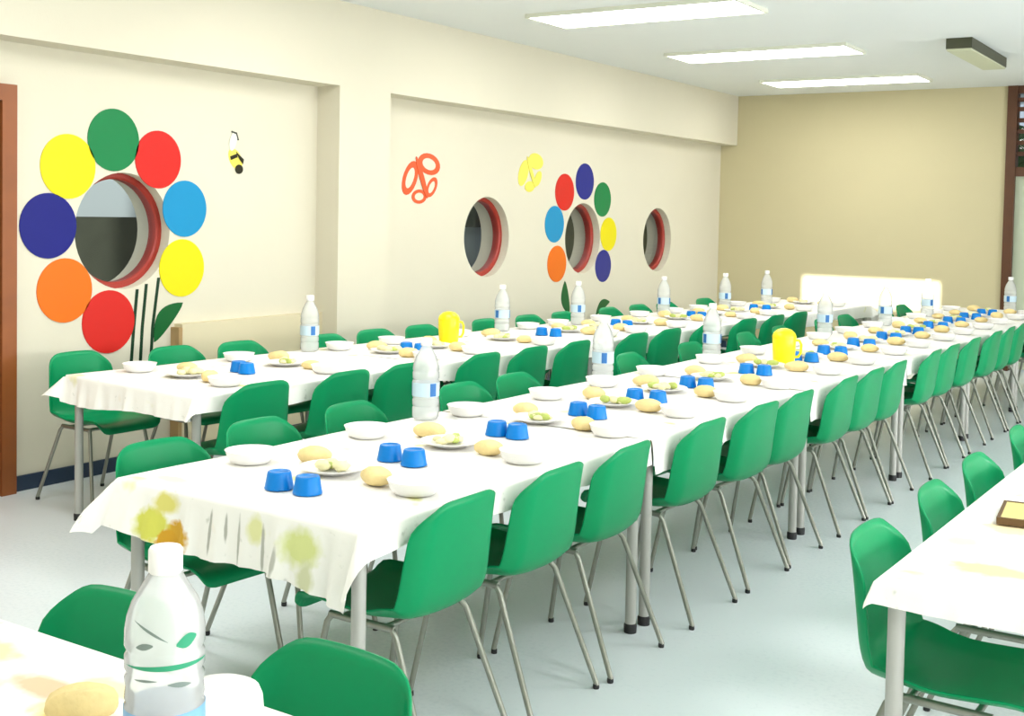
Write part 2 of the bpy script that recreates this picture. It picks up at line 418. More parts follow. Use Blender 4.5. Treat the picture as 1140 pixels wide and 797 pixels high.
flat('paper_leaf', leafpoly(10.12, .62, 10.02, .95, .07), 'p_leaf', 'green paper leaf hanging under the far flower window', 'wall decoration')
flat('paper_leaf', leafpoly(10.66, .58, 10.95, .70, .05), 'p_leaf', 'small dark green paper leaf at the right foot of the far flower', 'wall decoration')
# bee, orange butterfly, yellow butterfly
def ell(cy, cz, a, b, rot, n=20):
    return [(cy + a*math.cos(t)*math.cos(rot) - b*math.sin(t)*math.sin(rot), cz + a*math.cos(t)*math.sin(rot) + b*math.sin(t)*math.cos(rot)) for t in [2*PI*k/n for k in range(n)]]
bee = thing('paper_bee', 'small yellow and black paper bee on the wall right of the near flower', 'wall decoration', (XR - .0005, 5.65, 1.92)); bee.scale = (1, .78, .78)
def piece(par, name, poly, mname, x, lab=None):
    bm = bmesh.new(); add_prism_x(bm, poly, x, x + .004); o = obj(name, bm, M[mname], par)
    if lab: o['label'] = lab
piece(bee, 'body', ell(.02, 0, .10, .065, -.9), 'p_beeyellow', 0)
piece(bee, 'head', ell(.06, -.085, .045, .04, 0), 'p_beeblack', .003, 'black head')
piece(bee, 'stripe', [(-.045, .02), (.03, .045), (.035, .015), (-.035, -.01)], 'p_beeblack', .006, 'black stripe')
piece(bee, 'stripe', [(.02, .06), (.11, .0), (.10, -.04), (.06, .0)], 'p_beeblack', .007, 'black stripe')
piece(bee, 'wing', ell(-.01, .15, .085, .04, 1.3), 'p_wing', .002, 'pale grey wing')
piece(bee, 'antenna', [(-.03, .235), (.03, .225), (.055, .16), (.04, .16), (.02, .21), (-.03, .222)], 'corrdark', .003)
def butterfly(label, y, z, mname, s, rot, ring=True):
    t = thing('paper_butterfly', label, 'wall decoration', (XR - .0005, y, z)); t.rotation_euler = (rot, 0, 0)
    piece(t, 'body', ell(0, 0, .025*s, .16*s, 0), mname, .004)
    for (cy, cz, a, b, r) in [(-.12, .05, .13, .075, .6), (.12, .05, .13, .075, -.6), (-.08, -.11, .085, .05, -.4), (.08, -.11, .085, .05, .4)]:
        if ring:
            bm = bmesh.new(); n = 20
            O = ell(cy*s, cz*s, a*s, b*s, r, n); I = ell(cy*s, cz*s, a*s*.62, b*s*.55, r, n)
            Ov = [[bm.verts.new((xx, *p)) for p in O] for xx in (0, .004)]; Iv = [[bm.verts.new((xx, *p)) for p in I] for xx in (0, .004)]
            for k in range(n):
                q = (k + 1) % n
                bm.faces.new([Ov[0][k], Ov[0][q], Iv[0][q], Iv[0][k]]); bm.faces.new([Ov[1][k], Ov[1][q], Iv[1][q], Iv[1][k]])
                bm.faces.new([Ov[0][k], Ov[0][q], Ov[1][q], Ov[1][k]]); bm.faces.new([Iv[0][k], Iv[0][q], Iv[1][q], Iv[1][k]])
            obj('wing', bm, M[mname], t)
        else:
            piece(t, 'wing', ell(cy*s, cz*s, a*s, b*s, r), mname, 0)
butterfly('orange outlined paper butterfly on the wall right of the pilaster', 7.70, 1.87, 'p_flyorange', 1.15, .45)
butterfly('pale yellow paper butterfly on the wall left of the far flower', 9.36, 1.98, 'p_flyyellow', 1.0, .5, False)

# ------------------------------------------------------------------ ceiling lights
def ceiling_light(y, label):
    x0, x1 = -4.78, -3.12; t = thing('ceiling_light', label, 'ceiling light', (0, y, H), 0, 'ceiling light panels')
    bm = bmesh.new(); w = .29
    add_box(bm, (x0, -w, -.03), (x1, -w + .02, 0)); add_box(bm, (x0, w - .02, -.03), (x1, w, 0))
    add_box(bm, (x0, -w + .02, -.03), (x0 + .02, w - .02, 0)); add_box(bm, (x1 - .02, -w + .02, -.03), (x1, w - .02, 0))
    obj('frame', bm, M['fixwhite'], t)
    bm = bmesh.new(); add_box(bm, (x0 + .02, -w + .02, -.026), (x1 - .02, w - .02, -.002)); obj('diffuser', bm, M['lamp'], t)['label'] = 'lit white diffuser'
ceiling_light(7.80, 'lit white ceiling panel, nearest and largest of the three')
ceiling_light(10.15, 'lit white ceiling panel, middle of the three')
ceiling_light(12.48, 'lit white ceiling panel closest to the end wall')
t = thing('ceiling_fixture', 'unlit ceiling light with dark sides near the end wall door', 'ceiling light', (-2.25, 10.7, H))
bm = bmesh.new(); add_box(bm, (-.10, -.70, -.085), (.10, .70, 0)); obj('housing', bm, M['fixture'], t)
bm = bmesh.new(); add_box(bm, (-.095, -.69, -.1), (.095, .69, -.085)); obj('diffuser', bm, M['fixoff'], t)['label'] = 'pale unlit diffuser'

# ------------------------------------------------------------------ chair
def catmull(P, n):
    out = []
    for i in range(len(P) - 1):
        p0 = Vector(P[max(i-1, 0)]); p1 = Vector(P[i]); p2 = Vector(P[i+1]); p3 = Vector(P[min(i+2, len(P)-1)])
        for k in range(n):
            t = k / n
            out.append(.5 * ((2*p1) + (p2-p0)*t + (2*p0-5*p1+4*p2-p3)*t*t + (3*p1-p0-3*p2+p3)*t**3))
    out.append(Vector(P[-1])); return out
def shell_mesh():
    prof = catmull([(.250, .405), (.238, .432), (.18, .442), (.07, .436), (-.05, .430), (-.13, .434), (-.183, .455), (-.207, .51), (-.221, .60), (-.236, .70), (-.254, .79)], 8)
    ds = [0]
    for i in range(1, len(prof)): ds.append(ds[-1] + (prof[i] - prof[i-1]).length)
    S = ds[-1]
    def at(s):
        s = max(0, min(S, s))
        for i in range(1, len(ds)):
            if s <= ds[i]:
                f = (s - ds[i-1]) / (ds[i] - ds[i-1]); p = prof[i-1].lerp(prof[i], f)
                d = (prof[i] - prof[i-1]).normalized(); return p, d
        return prof[-1], (prof[-1] - prof[-2]).normalized()
    NU, NV = 30, 16
    bm = bmesh.new(); grid = []
    vs = [-1, -.985, -.95, -.90, -.84, -.77, -.68, -.58, -.45, -.3, -.15, 0, .15, .3, .45, .58, .68, .77, .84, .90, .95, .985, 1]
    def width(f):
        return .203 + .016 * math.sin(min(1, f / .55) * PI / 2) - .030 * max(0, (f - .55) / .45) ** 1.5
    rt, rf = .105, .07
    for iu in range(NU + 1):
        row = []
        for v in vs:
            w0 = .212
            x = abs(v) * .2
            ct = 0 if x < .2 - rt else rt - math.sqrt(max(0, rt*rt - (x - (.2 - rt))**2))
            cf = 0 if x < .2 - rf else rf - math.sqrt(max(0, rf*rf - (x - (.2 - rf))**2))
            lo, hi = cf, S - ct - .012 * v * v
            f = iu / NU
            s = lo + (hi - lo) * f
            p, d = at(s); fr = s / S
            nrm = Vector((d.y, -d.x))      # (y, z) normal; pick the side facing the sitter
            up = Vector((-d.y, d.x))
            up = Vector((d.y, -d.x))
            seat = max(0, 1 - fr / .42) if fr < .42 else 0
            back = max(0, min(1, (fr - .42) / .2))
            e = max(0, (abs(v) - .72) / .28)
            curl = (.012 * v*v + .02 * e*e) * (1 if fr > .06 else fr / .06) * (1 - back) + (.020 * v*v + .034 * e*e) * back
            bend = math.exp(-((fr - .47) / .09) ** 2) * .018 * v * v
            q = Vector((p.x, p.y)) + up * (curl + bend)
            row.append(bm.verts.new((v * width(fr), q.x, q.y)))
        grid.append(row)
    for i in range(NU):
        for j in range(len(vs) - 1):
            bm.faces.new([grid[i][j], grid[i][j+1], grid[i+1][j+1], grid[i+1][j]])
    bmesh.ops.recalc_face_normals(bm, faces=bm.faces[:])
    # thickness
    bm.normal_update(); bm.verts.ensure_lookup_table()
    nv = len(vs); front = [[v for v in row] for row in grid]
    back = [[bm.verts.new(v.co - v.normal * .0065) for v in row] for row in grid]
    for i in range(NU):
        for j in range(nv - 1):
            bm.faces.new([back[i][j], back[i+1][j], back[i+1][j+1], back[i][j+1]])
    loop = [(0, j) for j in range(nv)] + [(i, nv - 1) for i in range(1, NU + 1)] + [(NU, j) for j in range(nv - 2, -1, -1)] + [(i, 0) for i in range(NU - 1, 0, -1)]
    for k in range(len(loop)):
        a, b = loop[k], loop[(k + 1) % len(loop)]
        bm.faces.new([front[a[0]][a[1]], front[b[0]][b[1]], back[b[0]][b[1]], back[a[0]][a[1]]])
    return mesh_of('seat_shell', bm, M['green'], True)

def leg_pts(sx, front):
    if front: return [(sx*.165, .12, .418), (sx*.172, .135, .395), (sx*.205, .205, .012)]
    return [(sx*.165, -.10, .418), (sx*.172, -.12, .395), (sx*.205, -.275, .012)]
def make_chair(label):
    t = thing('dining_chair', label, 'chair')
    obj('seat_shell', shell_mesh(), None, t)
    for sx in (-1, 1):
        for fr in (True, False):
            bm = bmesh.new(); P = leg_pts(sx, fr); add_tube(bm, P, .0098, 10)
            l = obj('leg', bm, M['steel'], t, True, 50)
            bm = bmesh.new(); q = Vector(P[-1]); add_lathe(bm, [(.0105, 0), (.0115, .005), (.0108, .016)], 10, (q.x, q.y + (-.003 if fr else .003), 0), closed_top=True)
            obj('rubber_foot', bm, M['rubber'], l, True, 50)
    bm = bmesh.new()
    for sx in (-1, 1): add_tube(bm, [(sx*.165, .13, .416), (sx*.165, -.11, .416)], .0115, 8)
    add_tube(bm, [(-.165, .09, .413), (.165, .09, .413)], .009, 8); add_tube(bm, [(-.165, -.07, .413), (.165, -.07, .413)], .009, 8)
    obj('seat_frame', bm, M['steel'], t, True, 50)
    return t
chair0 = None
def place_chair(x, y, rz, label, group):
    global chair0
    if chair0 is None:
        chair0 = make_chair(label); chair0.location = (x, y, 0); chair0.rotation_euler = (0, 0, rz); chair0['group'] = group
        return chair0
    return dup(chair0, (x, y, 0), rz, label, group)

# ------------------------------------------------------------------ tables and cloths
TW, TL, TH = 1.0, 1.66, .735
def make_table(label):
    t = thing('dining_table', label, 'table')
    bm = bmesh.new(); add_box(bm, (-TW/2, -TL/2, TH - .025), (TW/2, TL/2, TH)); bmesh.ops.bevel(bm, geom=bm.edges[:], offset=.004, segments=1)
    obj('tabletop', bm, M['board'], t)
    bm = bmesh.new(); a, b = TW/2 - .06, TL/2 - .06
    add_box(bm, (-a, -b, TH - .075), (a, -b + .02, TH - .025)); add_box(bm, (-a, b - .02, TH - .075), (a, b, TH - .025))
    add_box(bm, (-a, -b, TH - .075), (-a + .02, b, TH - .025)); add_box(bm, (a - .02, -b, TH - .075), (a, b, TH - .025))
    obj('apron', bm, M['legpaint'], t)
    for sx in (-1, 1):
        for sy in (-1, 1):
            px, py = sx * (TW/2 - .035), sy * (TL/2 - .045)
            bm = bmesh.new(); add_tube(bm, [(px, py, TH - .03), (px, py, .02)], .021, 14)
            l = obj('leg', bm, M['legpaint'], t, True, 50)
            bm = bmesh.new(); add_lathe(bm, [(.024, 0), (.025, .03), (.022, .036)], 14, (px, py, 0), closed_top=True)
            obj('rubber_foot', bm, M['rubber'], l, True, 50)
    return t
table0 = None
def place_table(x, y, rz, label, group):
    global table0
    if table0 is None:
        table0 = make_table(label); table0.location = (x, y, 0); table0.rotation_euler = (0, 0, rz); table0['group'] = group; return table0
    return dup(table0, (x, y, 0), rz, label, group)

CZ = TH + .004
def cloth_mesh(hs, hn, hf, seed, mtl, pleat=0.0, W=TW, L=TL, flare=.8, zoff=0.0, swing=(.16, .16)):
    """cloth sheet over a W x L top: hs side hang (left, right), hn / hf hang at near and far ends"""
    rnd = random.Random(seed); ph = [rnd.uniform(0, 6.28) for _ in range(6)]
    R = .014
    def axis(lo, hi, h0, h1, step):
        pts = []
        if h0 > 0: pts += [lo - h0 * (1 - k / 6) for k in range(6)] + [lo - min(.012, h0 * .08)]
        n = max(2, int((hi - lo) / step)); pts += [lo + (hi - lo) * k / n for k in range(n + 1)]
        if h1 > 0: pts += [hi + min(.012, h1 * .08)] + [hi + h1 * (k + 1) / 6 for k in range(6)]
        return pts
    xs = axis(-W/2 - .004, W/2 + .004, hs[0], hs[1], .018 if pleat else .05); ys = axis(-L/2 - .004, L/2 + .004, hn, hf, .03)
    bm = bmesh.new(); G = []
    X0, X1, Y0, Y1 = -W/2 - .004, W/2 + .004, -L/2 - .004, L/2 + .004
    for sx in xs:
        row = []
        for sy in ys:
            ox = sx - X1 if sx > X1 else (sx - X0 if sx < X0 else 0)
            oy = sy - Y1 if sy > Y1 else (sy - Y0 if sy < Y0 else 0)
            bx = min(max(sx, X0), X1); by = min(max(sy, Y0), Y1)
            r = math.hypot(ox, oy)
            if r < 1e-6:
                z = CZ + .0015 * math.sin(sx * 9 + ph[0]) * math.sin(sy * 7 + ph[1])
                row.append(bm.verts.new((bx, by, z + zoff + .0015))); continue
            ux, uy = ox / r, oy / r
            if abs(ox) < 1e-6 or abs(oy) < 1e-6:
                corner = 0
                along = sx if abs(ox) < 1e-6 else sy
            else:
                corner = min(abs(ux), abs(uy)) / .7071; along = 0
            # hem length differs along the edge
            k = 1 + (.14 * math.sin(along * 3.1 + ph[2]) + .07 * math.sin(along * 8.3 + ph[3])) * (1 - corner)
            if corner > 0: k = .98
            rr = r * k
            # the hang swings outward towards the corners of the table
            sw = swing[1] if bx > 0 else swing[0]
            if corner > 0:
                th = math.atan2(abs(oy), abs(ox)) / (PI / 2)      # 0 side, 1 end
                fl = .07 + sw * (1 - .35 * th) + max(0, flare - sw) * math.sin(PI * th) ** .9
            else:
                dside = min(abs(sy - Y0) if (abs(ox) > 0 and hn > 0) else 9, abs(sy - Y1) if (abs(ox) > 0 and hf > 0) else 9)
                dend = min(abs(sx - X0) if abs(oy) > 0 else 9, abs(sx - X1) if abs(oy) > 0 else 9)
                fl = .07 + sw * math.exp(-(dside / .2) ** 1.5) + .65 * sw * math.exp(-(dend / .2) ** 1.5)
                fl += .05 * math.sin(along * 21 + ph[4]) + .03 * math.sin(along * 47 + ph[5])
                if abs(oy) > 0: fl += pleat * (.05 * math.sin(along * 52 + ph[1]) + .045 * math.sin(along * 83 + ph[0]))
            fl = max(.03, fl)
            out = rr * math.sin(fl); dz = rr * math.cos(fl)
            row.append(bm.verts.new((bx + ux * (out + .003), by + uy * (out + .003), CZ + zoff + .0015 - dz)))
        G.append(row)
    for i in range(len(G) - 1):
        for j in range(len(G[0]) - 1):
            bm.faces.new([G[i][j], G[i][j+1], G[i+1][j+1], G[i+1][j]])
    return mesh_of('tablecloth', bm, mtl, True)

C_plain = cloth_mat('printed_paper_cloth', [])
C_front = cloth_mat('printed_paper_cloth_front', [
    (-.20, -TL/2, .60, .05, .3, .055, (212, 164, 52), .12), (-.31, -TL/2, .63, .06, .3, .05, (214, 214, 96), .2),
    (-.26, -TL/2, .70, .05, .3, .03, (222, 214, 120), .3), (.30, -TL/2, .66, .07, .3, .05, (216, 222, 150), .3),
    (.12, -TL/2, .68, .03, .3, .04, (226, 226, 166), .3), (.33, -TL/2, .58, .03, .3, .05, (212, 214, 176), .3),
    (-.06, -TL/2, .645, .006, .3, .06, (176, 176, 166), .25), (.0, -TL/2, .665, .005, .3, .04, (176, 176, 166), .25), (.055, -TL/2, .635, .006, .3, .07, (182, 182, 172), .25),  # thin vertical grey lines down the near hang
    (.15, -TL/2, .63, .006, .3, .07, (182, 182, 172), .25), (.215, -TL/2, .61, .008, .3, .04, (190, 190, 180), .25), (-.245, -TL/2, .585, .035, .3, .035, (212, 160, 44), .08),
    (-.36, -.74, CZ, .07, .03, .3, (232, 212, 196), .3)])
C_blot = cloth_mat('printed_paper_cloth_blotched', [
    (-.30, -.66, CZ, .10, .06, .2, (236, 208, 156), .3), (-.34, -.2, CZ, .08, .06, .2, (240, 220, 176), .3), (-.42, -.42, CZ, .05, .05, .2, (244, 226, 190), .3), (-.10, -.48, CZ, .09, .05, .2, (240, 216, 162), .3),
    (.05, -.80, .68, .02, .1, .05, (236, 206, 176), .3), (.12, -.80, .68, .02, .1, .05, (230, 214, 180), .3)])
C_near = cloth_mat('printed_paper_cloth_near', [
    (.34, -.13, CZ, .035, .085, .2, (226, 196, 160), .3), (.39, .12, CZ, .04, .09, .2, (240, 228, 170), .3), (.40, -.22, CZ, .035, .07, .2, (246, 242, 190), .3),
    (.29, -.02, CZ, .03, .05, .2, (214, 222, 196), .3), (.29, -.26, CZ, .04, .07, .2, (240, 222, 140), .3)])

class Row:
    def __init__(s, x, y, slope):
        s.o = Vector((x, y)); s.d = Vector((slope, 1)).normalized(); s.n = Vector((s.d.y, -s.d.x)); s.rz = -math.atan(slope)
    def p(s, u, v): q = s.o + s.d * u + s.n * v; return q.x, q.y
MID = Row(-2.555, 2.45, .024); LEFT = Row(-4.62, 3.77, .075); RIGHT = Row(-.285, 2.83, .02)
PITCH = 1.68
def lay_tables(row, n, where, hang, cl_first, hn, seed, end_hang=.2, flare=.8, ks=1.0, swing=(.16, .16)):
    for i in range(n):
        x, y = row.p((.84 + i * PITCH) * ks, 0)
        nm = ORD[i] + ' from the near end' if i else 'nearest to the camera'
        tb = place_table(x, y, row.rz, 'white-covered dining table in the %s row, %s' % (where, nm), 'tables of the %s row' % where)
        tb.scale = (1, ks, 1)
        me = cloth_mesh((hang + .02 * (i % 2), hang + .03 * ((i * 7) % 3 - 1)), hn if i == 0 else .0, end_hang if i == n - 1 else 0, seed + i,
                        cl_first if i == 0 else C_plain, pleat=1.0 if i == 0 else 0, flare=flare, L=TL * ks, swing=swing if i == 0 else (.16, .16))
        o = obj('tablecloth', me, None); o.location = (x, y, 0); o.rotation_euler = (0, 0, row.rz)
        tag(o, 'white printed paper cloth over the %s row table %s' % (where, nm), 'tablecloth', 'paper cloths of the %s row' % where)
lay_tables(MID, 6, 'middle', .115, C_front, .185, 11, swing=(.62, .2))
lay_tables(LEFT, 5, 'left', .115, C_plain, .12, 31)
lay_tables(RIGHT, 2, 'right', .05, C_blot, .055, 51, flare=.35, ks=1.1)
# table in the near left corner, long side across the picture
NT = (-1.95, .975, PI / 2)
place_table(NT[0], NT[1], NT[2], 'white-covered table in the near left corner, partly out of frame', 'near corner table')
o = obj('tablecloth', cloth_mesh((.1, .1), .1, .1, 71, C_near), None); o.location = (NT[0], NT[1], 0); o.rotation_euler = (0, 0, NT[2])
tag(o, 'white printed paper cloth on the near left corner table under the big bottle', 'tablecloth')

# ------------------------------------------------------------------ chairs in place
def side_chairs(row, ys, v, face, where, side, jit=.0):
    rnd = random.Random(hash(where + side) % 1000 if False else len(where) * 31 + len(side))
    for i, y in enumerate(ys):
        u = (y - row.o.y) / row.d.y
        vv = v[i] if isinstance(v, (list, tuple)) else v
        x, yy = row.p(u, vv)
        rz = (PI/2 if face == 'left' else -PI/2) + row.rz + rnd.uniform(-.05, .05)
        pos = 'nearest the camera' if i == 0 else (ORD[i] + ' from the near end')
        place_chair(x, yy, rz, 'green chair %s on the %s side of the %s table row' % (pos, side, where), 'green chairs on the %s side of the %s row' % (side, where))
side_chairs(MID, [2.80, 3.31, 3.79, 4.45, 5.02, 5.47, 6.13, 6.58, 7.02, 7.79, 8.24, 8.83, 9.50, 9.97, 10.44, 11.17, 11.64, 12.12], [.37] * 15 + [.40] * 3, 'left', 'middle', 'right')
side_chairs(MID, [2.76, 3.29, 3.82, 4.58, 5.04, 6.25, 7.05, 7.95, 8.6, 9.48, 10.05, 11.15, 11.7], [-.47] + [-.52] * 12, 'right', 'middle', 'left')
side_chairs(LEFT, [4.09, 4.64, 5.10, 5.74, 6.22, 6.70, 7.43, 7.90, 8.46, 9.15, 9.68, 10.16], .385, 'left', 'left', 'right')
side_chairs(LEFT, [4.14, 4.66, 5.11, 5.76, 6.24, 6.72, 7.46, 8.0, 8.49, 9.2, 9.7, 10.18, 10.95], [-.74, -.60, -.55, -.5, -.52, -.52, -.52, -.52, -.52, -.52, -.52, -.52, -.52], 'right', 'left', 'left')
side_chairs(RIGHT, [3.15, 3.77, 4.32, 5.04], -.385, 'right', 'right', 'left')
place_chair(-2.0, 1.405, PI + .04, 'green plastic chair behind the near left corner table, left of the big bottle', 'chairs at the near corner table')
place_chair(-1.43, 1.43, PI - .03, 'green plastic chair behind the near left corner table, right of the big bottle', 'chairs at the near corner table')
place_chair(-3.42, 11.15, PI/2 + .25, 'single green chair standing between the two rows near the bright end wall', None) if False else None

# ------------------------------------------------------------------ tableware
ZT = CZ + .004
def bowl_mesh():
    bm = bmesh.new(); add_lathe(bm, [(.058, .0), (.064, .003), (.078, .018), (.085, .040), (.088, .043), (.084, .043), (.074, .022), (.058, .009), (.004, .008)], 24, closed_top=True)
    return mesh_of('soup_bowl', bm, M['plate'], True)
def plate_mesh():
    bm = bmesh.new(); add_lathe(bm, [(.060, 0), (.066, .004), (.088, .012), (.112, .020), (.114, .022), (.111, .0225), (.086, .016), (.062, .009), (.004, .008)], 28, closed_top=True)
    return mesh_of('dinner_plate', bm, M['plate'], True)
def cup_mesh():
    bm = bmesh.new(); add_lathe(bm, [(.038, .004), (.042, .004), (.0445, .0), (.0455, .003), (.044, .008), (.0365, .050), (.034, .054), (.028, .054), (.026, .051), (.003, .051)], 22, closed_top=True, closed_bottom=True)
    return mesh_of('plastic_tumbler', bm, M['bluecup'], True)
def bread_mesh(seed, s=1.0):
    rnd = random.Random(seed); bm = bmesh.new()
    bmesh.ops.create_icosphere(bm, subdivisions=3, radius=1)
    a, b, c = .062 * s * rnd.uniform(.9, 1.1), .044 * s, .036 * s * rnd.uniform(.9, 1.15); p = rnd.uniform(0, 6)
    for v in bm.verts:
        x, y, z = v.co
        k = 1 + .07 * math.sin(4 * x + p) * math.cos(3 * y) + .04 * math.sin(9 * y + p)
        groove = -.16 * math.exp(-(y / .22) ** 2) * max(0, z)
        v.co = (x * a * k, y * b * k, max(-.0, c * (.62 + z * k * .8 + groove)) if z < -.6 else c * (.62 + z * .8 * k + groove))
        if v.co.z < 0: v.co.z = 0
    return mesh_of('bread_roll', bm, M['bread'], True)
def salad_mesh(seed):
    rnd = random.Random(seed); bm = bmesh.new()
    for k in range(9):
        a = rnd.uniform(0, 2 * PI); r = rnd.uniform(.0, .055); s = rnd.uniform(.016, .028)
        mt = Matrix.Translation((r * math.cos(a), r * math.sin(a), .004 + s * .5)) @ Matrix.Rotation(rnd.uniform(0, 3), 4, 'Z') @ Matrix.Diagonal((1.3, .9, .62, 1))
        g = bmesh.ops.create_icosphere(bm, subdivisions=2, radius=s, matrix=mt)
        for v in g['verts']: v.co += Vector((rnd.uniform(-1, 1), rnd.uniform(-1, 1), rnd.uniform(-1, 1))) * .0025
        for f in bm.faces:
            if all(v in g['verts'] for v in f.verts) and k % 3 == 0: f.material_index = 1
    zmin = min(v.co.z for v in bm.verts)
    for v in bm.verts: v.co.z -= zmin
    return mesh_of('salad_portion', bm, [M['salad'], M['lettuce']], True)
BOWL, PLATE, CUP = bowl_mesh(), plate_mesh(), cup_mesh()
BREAD = [bread_mesh(s) for s in range(5)]; SALAD = [salad_mesh(s + 20) for s in range(4)]
def put(name, me, x, y, z, rz, label, cat, group):
    o = bpy.data.objects.new(name, me); col.objects.link(o); o.location = (x, y, z); o.rotation_euler = (0, 0, rz); return tag(o, label, cat, group)
def setting(row, i, y, where, cups=True, cu=-.25, skip=()):
    rnd = random.Random(i * 13 + len(where)); u = (y - row.o.y) / row.d.y
    pos = ORD[i] + ' place from the near end'
    J = lambda: rnd.uniform(-.018, .018)
    for side, sg in (('right', 1), ('left', -1)):
        if ('bowl', side) not in skip:
            x, yy = row.p(u + J(), sg * .35 + J() * .5); put('soup_bowl', BOWL, x, yy, ZT, 0, 'white bowl, %s edge of the %s row, %s' % (side, where, pos), 'bowl', 'white bowls of the %s row' % where)
        x, yy = row.p(u + J() + (.03 if sg > 0 else .16), sg * .188 + J() * .5)
        put('bread_roll', BREAD[rnd.randrange(5)], x, yy, ZT, rnd.uniform(-.6, .6), 'bread roll, %s half of the %s row, %s' % (side, where, pos), 'bread', 'bread rolls of the %s row' % where)
        if cups:
            x, yy = row.p(u + cu + J(), .045 + sg * .052 + J() * .6)
            put('plastic_tumbler', CUP, x, yy, ZT, 0, 'upturned blue tumbler, %s of its pair, %s row, %s' % (side, where, pos), 'cup', 'blue tumblers of the %s row' % where)
    x, yy = row.p(u + .06 + J(), -.02 + J())
    put('dinner_plate', PLATE, x, yy, ZT, 0, 'white salad plate amid the %s row, %s' % (where, pos), 'plate', 'salad plates of the %s row' % where)
    put('salad_portion', SALAD[rnd.randrange(4)], x, yy, ZT + .0095, rnd.uniform(0, 6), 'pale green salad on a plate, %s row, %s' % (where, pos), 'salad', 'salads of the %s row' % where)
for i, y in enumerate([2.87, 3.47, 4.12, 4.70, 5.24, 5.80, 6.50, 7.12, 7.75, 8.35, 8.95, 9.55, 10.15, 10.75, 11.35, 11.95]):
    setting(MID, i, y, 'middle', cu=-.20 if i == 0 else (-.13 if i == 7 else -.28))
for i, y in enumerate([4.1, 4.75, 5.55, 6.0, 6.68, 7.47, 7.86, 8.45, 9.05, 9.65, 10.1, 10.85, 11.66]):
    setting(LEFT, i, y, 'left', cups=(i % 2 == 1), cu=-.215 if i == 3 else -.3)

def make_bottle(label, big=False):
    t = thing('water_bottle', label, 'bottle')
    r = .055; h = .335
    prof = [(.030, .006), (.040, 0), (r - .006, .004), (r, .014), (r, .05), (r - .004, .056), (r, .062), (r, .082), (r - .004, .088), (r, .094),
            (r, .16), (r - .004, .166), (r, .172), (r, .195), (r - .003, .200), (r, .206), (r - .003, .228), (r - .012, .258), (r - .026, .284), (.020, .300), (.017, .308), (.0165, .326)]
    bm = bmesh.new(); add_lathe(bm, prof, 28, closed_top=True); obj('body', bm, M['pet'], t, True, 60)
    bm = bmesh.new(); add_lathe(bm, [(.0225, .305), (.0235, .308), (.0235, .332), (.021, .336), (.004, .336)], 20, closed_top=True); obj('cap', bm, M['cap'], t, True, 50)['label'] = 'white screw cap'
    bm = bmesh.new(); add_lathe(bm, [(r + .0012, .098), (r + .0012, .155)], 28, closed_bottom=False); lb = obj('label', bm, M['label'], t, True)
    lb['label'] = 'pale blue label band'
    n = 6
    for a0 in (-1.2, 1.0, 2.9):
        bm = bmesh.new()
        vs = [[bm.verts.new(((r + .0022) * math.cos(a0 + .1 * k), (r + .0022) * math.sin(a0 + .1 * k), z)) for k in range(n)] for z in (.10, .153)]
        for k in range(n - 1): bm.faces.new([vs[0][k], vs[0][k+1], vs[1][k+1], vs[1][k]])
        obj('label_stripe', bm, M['labelblue'], lb, True)['label'] = 'dark blue stripe'
    return t
bottle0 = make_bottle('clear water bottle on the middle row near its left edge, nearest of that row')
def set_bottle(x, y, rz, label, group):
    return dup(bottle0, (x, y, ZT), rz, label, group)
bx, by = -2.95, 3.93
bottle0.location = (bx, by, ZT); bottle0.rotation_euler = (0, 0, .6); bottle0['group'] = 'bottles of the middle row'
for i, (x, y) in enumerate([(-2.92, 5.40), (-2.88, 6.70), (-2.83, 8.66), (-2.72, 9.85), (-2.68, 11.06), (-2.2, 12.27)]):
    set_bottle(x, y, i * 1.1, 'clear water bottle on the middle row, %s from the near end' % ORD[i + 1], 'bottles of the middle row')
for i, (x, y) in enumerate([(-4.92, 5.38), (-4.74, 7.22), (-4.60, 8.08), (-4.48, 9.36), (-4.36, 10.42), (-4.30, 11.33)]):
    set_bottle(x, y, .5 + i * .9, 'clear water bottle on the left row, %s from the near end' % ORD[i], 'bottles of the left row')

